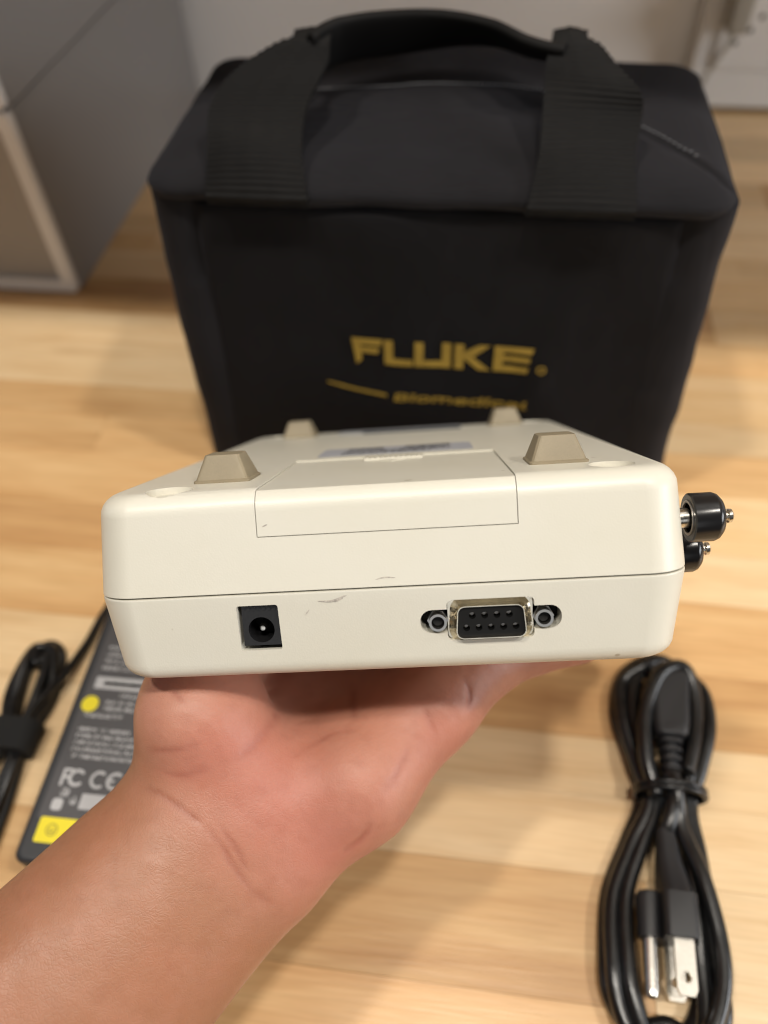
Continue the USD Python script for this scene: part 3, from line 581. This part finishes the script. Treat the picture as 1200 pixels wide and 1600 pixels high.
# appliance end of the cord (three-hole connector with ribbed strain relief)
con = thing('appliance_connector', parent=cord)
cc = [np.c_[rr(w, t, r, 4) + (0, 0), np.full(20, 0)] for w, t, r in ()]
def along_y(secs, n=5):                        # (y, x, z, width, height, r)
    L = []
    for y, x, z, w, h, r in secs:
        p = rr(w, h, r, n); L.append(np.c_[p[:, 0] + x, np.full(len(p), y), p[:, 1] + z][::-1])
    m_ = loft(L)
    if m_.volume < 0: m_.invert()
    return m_
obj('connector_body', along_y([(.1300, .0866, .0150, .009, .009, .003), (.1312, .0867, .0152, .0125, .0115, .003), (.1370, .0874, .0130, .0145, .0130, .003), (.1570, .0890, .0130, .0150, .0132, .002), (.1580, .0891, .0130, .0142, .0124, .002)]), M['plugm'], con)
rb = []
for k in range(5):
    y_ = .1148 + .0034 * k; w = .0066 + .0006 * k
    rb.append(along_y([(y_ - .0010, .0857 + .0002 * k, .0148, w - .001, w - .001, .0025), (y_ - .0007, .0857 + .0002 * k, .0148, w, w, .0028), (y_ + .0007, .0857 + .0002 * k, .0148, w, w, .0028), (y_ + .0010, .0857 + .0002 * k, .0148, w - .001, w - .001, .0025)]))
rb.append(tube(np.array([(.0855, .112, .0147), (.0862, .122, .0148), (.0866, .131, .0150)]), .0028, 12))
obj('strain_relief', join(rb), M['plugm'], con)
plug = thing('plug', parent=cord)
obj('plug_body', join([along_y([(.0598, .0826, .0120, .0100, .0186, .002), (.0604, .0826, .0120, .0108, .0194, .002), (.0735, .0830, .0120, .0112, .0200, .002), (.0745, .0830, .0120, .0096, .0170, .003), (.0800, .0826, .0120, .0090, .0140, .003), (.0850, .0824, .0120, .0082, .0100, .003), (.0960, .0822, .0120, .0060, .0066, .002)]),
    along_y([(.0600, .0737, .0120, .0070, .0078, .003), (.0606, .0737, .0120, .0076, .0084, .0035), (.0735, .0742, .0120, .0078, .0086, .0035), (.0745, .0744, .0120, .0066, .0074, .003)])]), M['plugm'], plug)
gp = tube(np.array([(.0737, .0610, .0120), (.0732, .0450, .0120), (.0731, .0432, .0120), (.0731, .0426, .0120)]), [.0023, .0023, .0019, .0008], 18)
obj('ground_pin', gp, M['nickel'], plug)
for z in (.0185, .0055):
    b_ = ext(Polygon([(-.00318, 0), (.00318, 0), (.00318, -.0150), (.0022, -.0170), (-.0022, -.0170), (-.00318, -.0150)]).difference(Point(0, -.0118).buffer(.00155)), .0015)
    obj('blade', move(b_, np.array([[1, .03, 0, .0830], [-.03, 1, 0, .0606], [0, 0, 1, z - .00075], [0, 0, 0, 1.]])), M['nickel'], plug, smooth=False)
# ------------------------------------------------------------------ power adapter and its cable on the left
M['brick'] = mat('charcoal_plastic', (.026, .027, .031), .48, bump=.3, bscale=1800, bdist=.0002)
M['lblack'] = mat('sheen_grey_label', (.075, .073, .078), .34)  # black label, base lifted to grey to carry its gloss reflection
M['white'] = mat('white_print', (.45, .45, .46), .45)
M['yellow'] = mat('yellow_label', (.78, .66, .02), .45)
M['greyink'] = print_mat('fine_print', (.05, .048, .05), (.45, .45, .46), 2600, 900, .44, .56, 3.1)
M['darkink'] = print_mat('fine_print_dark', (.60, .60, .61), (.10, .10, .11), 1300, 700, .40, .5, 5.)
M['yink'] = mat('yellow_print_ink', (.25, .20, .03), .5)
ad = thing('power_adapter', 'charcoal mains adapter brick with yellow and white printed label, partly behind the wrist', 'power adapter', tr(-.1185, .1070, 0, .015))
obj('housing', rbox(.0520, .1040, .0300, .0035, .0022, 6, 5), M['brick'], ad)
obj('housing_seam', rbox(.0523, .1043, .0006, .0036, .0002, 6, 2, .0148), M['gloss_black'], ad)
lb = obj('label_panel', rbox(.0470, .0860, .00016, .002, .00005, 5, 2, .02998).apply_translation((.0012, .0050, 0)), M['lblack'], ad)
Z = .03012
def pr(name, x0, x1, y0, y1, m_, r=.0004): obj(name, rbox(x1 - x0, y1 - y0, .00006, r, .00002, 4, 2, Z).apply_translation(((x0 + x1) / 2, (y0 + y1) / 2, 0)), M[m_], lb, smooth=False)
pr('yellow_strip', -.0208, .0230, -.0452, -.0366, 'yellow', .0008)
for x, w in ((-.0155, .0021), (-.0065, .0021)):
    obj('recycling_ring', ext(Point(x, -.0408).buffer(w).difference(Point(x, -.0408).buffer(w - .0004)), .00004).apply_translation((0, 0, Z + .00007)), M['yink'], lb, smooth=False)
    obj('printed_letter', ext(LineString([(x - .0008, -.0404), (x - .0006, -.0416), (x + .0006, -.0416), (x + .0008, -.0402)]).buffer(.00022), .00004).apply_translation((0, 0, Z + .00007)), M['yink'], lb, smooth=False)
pr('white_box', -.0090, .0200, -.0330, -.0275, 'white'); pr('small_mark', -.0190, -.0150, -.0342, -.0300, 'white', .0012); pr('small_mark', -.0128, -.0102, -.0318, -.0288, 'greyink', .0008)
pr('small_mark', -.0172, -.0140, -.0292, -.0262, 'greyink', .0006)
def mark(poly): obj('certification_mark', ext(poly, .00006).apply_translation((0, 0, Z)), M['white'], lb, smooth=False)
def arcl(cx, cy, r, a0, a1): return LineString([(cx + r * math.cos(a), cy + r * math.sin(a)) for a in np.linspace(math.radians(a0), math.radians(a1), 20)])
mark(unary_union([LineString([(-.0184, -.0250), (-.0184, -.0196), (-.0156, -.0196)]).buffer(.00055), LineString([(-.0184, -.0222), (-.0164, -.0222)]).buffer(.0005), arcl(-.0132, -.0222, .0026, 50, 310).buffer(.0006)]))
mark(unary_union([arcl(-.0050, -.0222, .0027, 60, 300).buffer(.00055), arcl(.0012, -.0222, .0027, 60, 300).buffer(.00055), LineString([(-.0012, -.0222), (.0004, -.0222)]).buffer(.0005)]))
mark(arcl(.0092, -.0222, .0026, 30, 330).buffer(.0006))
for k in range(5): pr('printed_line', -.0195, (.0180, .0060, .0190, .0150, .0010)[k], -.0150 + .0026 * k, -.0136 + .0026 * k, 'greyink', .0002)
pr('printed_line', -.0195, -.0040, .0010, .0026, 'greyink', .0002)
obj('yellow_dot', rings(.0066, .0066, .0032, [(Z, 0), (Z + .00008, 0)], 10).apply_translation((-.0185, .0062, 0)), M['yellow'], lb, smooth=False)
pr('printed_line', -.0128, .0020, .0042, .0058, 'greyink', .0002); pr('printed_line', -.0128, .0000, .0068, .0082, 'greyink', .0002)
pr('printed_line', -.0080, .0060, .0098, .0112, 'greyink', .0002)
pr('white_strip', -.0195, .0190, .0128, .0178, 'white'); pr('printed_line', -.0160, .0150, .0144, .0160, 'darkink', .0002)
for k in range(4): pr('printed_line', -.0190, (.0160, .0200, .0120, .0190)[k], .0210 + .0030 * k, .0226 + .0030 * k, 'greyink', .0002)
pr('printed_logo', -.0150, .0020, .0350, .0395, 'white', .002)
cx2 = lambda y: float(np.interp(y, [.04, .075, .105, .14], [-.1790, -.1795, -.1745, -.1785]))
PR2 = [(.150, 0), (.147, .0050), (.139, .0085), (.125, .0085), (.112, .0056), (.105, .0048), (.096, .0062), (.080, .0105), (.060, .0118), (.046, .008), (.040, 0)]
lc = thing('adapter_cable', 'thin black cable coiled and bound with a strap, left of the adapter brick', 'cable')
w2 = [hourglass(cx2, PR2, 1.0, .0024, 11), hourglass(cx2, PR2, .92, .0064, 12, shift=-.002), hourglass(cx2, PR2, .62, .0032, 13, shift=.001), hourglass(cx2, PR2, .55, .0075, 14, shift=-.003)]
obj('wire', join([tube(w, .0020, 12, True) for w in w2] + [tube(spline([(-.1740, .100, .0105), (-.1705, .118, .0090), (-.1655, .134, .0060), (-.1625, .152, .0030), (-.1606, .169, .0022), (-.1540, .188, .0022), (-.1400, .198, .0030), (-.1260, .190, .0080), (-.1205, .176, .0130), (-.1190, .158, .0150)], 8), .0019, 12)]), M['cord'], lc, smooth=True)
M['velcro'] = mat('black_velcro', (.008, .008, .008), .95, bump=.8, bscale=1400, bdist=.0006)
sv = [np.c_[rr(.0190, .0130, .005, 6)[:, 0] + cx2(.105), np.full(28, y_), rr(.0190, .0130, .005, 6)[:, 1] + .0066][::-1] for y_ in (.0985, .0990, .1110, .1115)]
vm = loft(sv); 
if vm.volume < 0: vm.invert()
obj('strap', vm, M['velcro'], lc, smooth=40)
# ------------------------------------------------------------------ clear plastic drawers on the left
def smoky(name, tint, fac, rough, refl):
    N = {'t': ('principled_bsdf', {'base_color': tint, 'roughness': rough, 'transmission_weight': fac, 'ior': 1.25, 'specular_ior_level': refl})}
    return usdkit.material(stage, '/World/Looks/' + name, N, [], surface='t.BSDF')
M['smoke'] = smoky('smoky_plastic', (.40, .385, .38), .40, .30, .5)
M['frost'] = smoky('frosted_rim', (.90, .89, .90), .08, .30, .5)
M['pane'] = smoky('frosted_front', (.62, .58, .55), .4, .22, .5)
def drawer_unit(z0, h, label):
    t = thing('storage_drawer', label, 'storage drawer', tr(-.268, .411, z0))
    W3, D3 = .36, .300
    for n_, b in (('side_wall', bx(-.0025, 0, .004, D3, .0, h - .003)), ('side_wall', bx(-W3, -W3 + .0025, .004, D3, .0, h - .003)), ('rear_wall', bx(-W3 + .0027, -.0027, D3 - .0025, D3, .003, h - .006)), ('base', bx(-W3 + .0027, -.0027, .004, D3, 0, .0025)), ('top', bx(-W3, 0, .004, D3, h - .0028, h))):
        obj(n_, b, M['smoke'], t, smooth=False)
    fr = Polygon(rr(W3, h - .002, .002, 3, -W3 / 2, h / 2)).difference(Polygon(rr(W3 - .0165, h - .0185, .0015, 3, -W3 / 2, h / 2)))
    f_ = obj('front_rim', yup(ext(fr, .006)).apply_translation((0, .0045, 0)), M['frost'], t, smooth=30)
    obj('front_panel', yup(ext(Polygon(rr(W3 - .0167, h - .0187, .0015, 3, -W3 / 2, h / 2)), .002)).apply_translation((0, .0040, 0)), M['pane'], t, smooth=30)
    obj('finger_pull', yup(ext(Polygon(rr(.09, .012, .004, 4, -W3 / 2, h * .80)), .010)).apply_translation((0, .0015, 0)), M['frost'], t, smooth=30)
drawer_unit(.0005, .1180, 'smoky clear plastic drawer with pale rim standing on the workbench, lower of two')
drawer_unit(.1195, .1300, 'smoky clear plastic drawer stacked on top of the lower one, mostly out of view')
# ------------------------------------------------------------------ power outlet box on the wall
M['outlet'] = mat('white_outlet_plastic', (.74, .73, .72), .38)
ob = thing('outlet_box', 'white outlet box low on the wall with a plug and cable hanging from it', 'power outlet')
def ywall(t_, x, z, y_): return move(t_, np.array([[1, 0, 0, x], [0, 0, -1, y_], [0, 1, 0, z], [0, 0, 0, 1.]]))
obj('box', ywall(rbox(.130, .130, .022, .012, .004, 6, 4), .222, .0685, .7278), M['outlet'], ob)
obj('face_plate', ywall(rbox(.082, .090, .0035, .006, .0015, 6, 3), .214, .081, .7056), M['outlet'], ob)
for x, z in ((.1862, .0560), (.1950, .0650), (.2010, .0745), (.215, .070)):
    obj('socket_hole', ywall(cyl(.0020, (0, 0, 0), (0, 0, .0006), 16), x, z, .7021), M['hole'], ob)
M['plugw'] = mat('grey_plug', (.34, .32, .28), .5)
wp = thing('wall_plug', 'greyish plug with a thin pale cable hanging from the white outlet box', 'plug')
obj('plug_body', ywall(rbox(.016, .030, .022, .004, .003, 6, 4), .1800, .0830, .7020), M['plugw'], wp)
M['cablew'] = mat('pale_cable', (.42, .40, .36), .5)
obj('cable', tube(spline([(.1800, .690, .072), (.1795, .690, .062), (.1745, .691, .050), (.1690, .692, .036), (.1660, .692, .020), (.1640, .690, .0045), (.1500, .680, .0022), (.1200, .668, .0022), (.08, .668, .0022)], 8), .0019, 12), M['cablew'], wp, smooth=True)
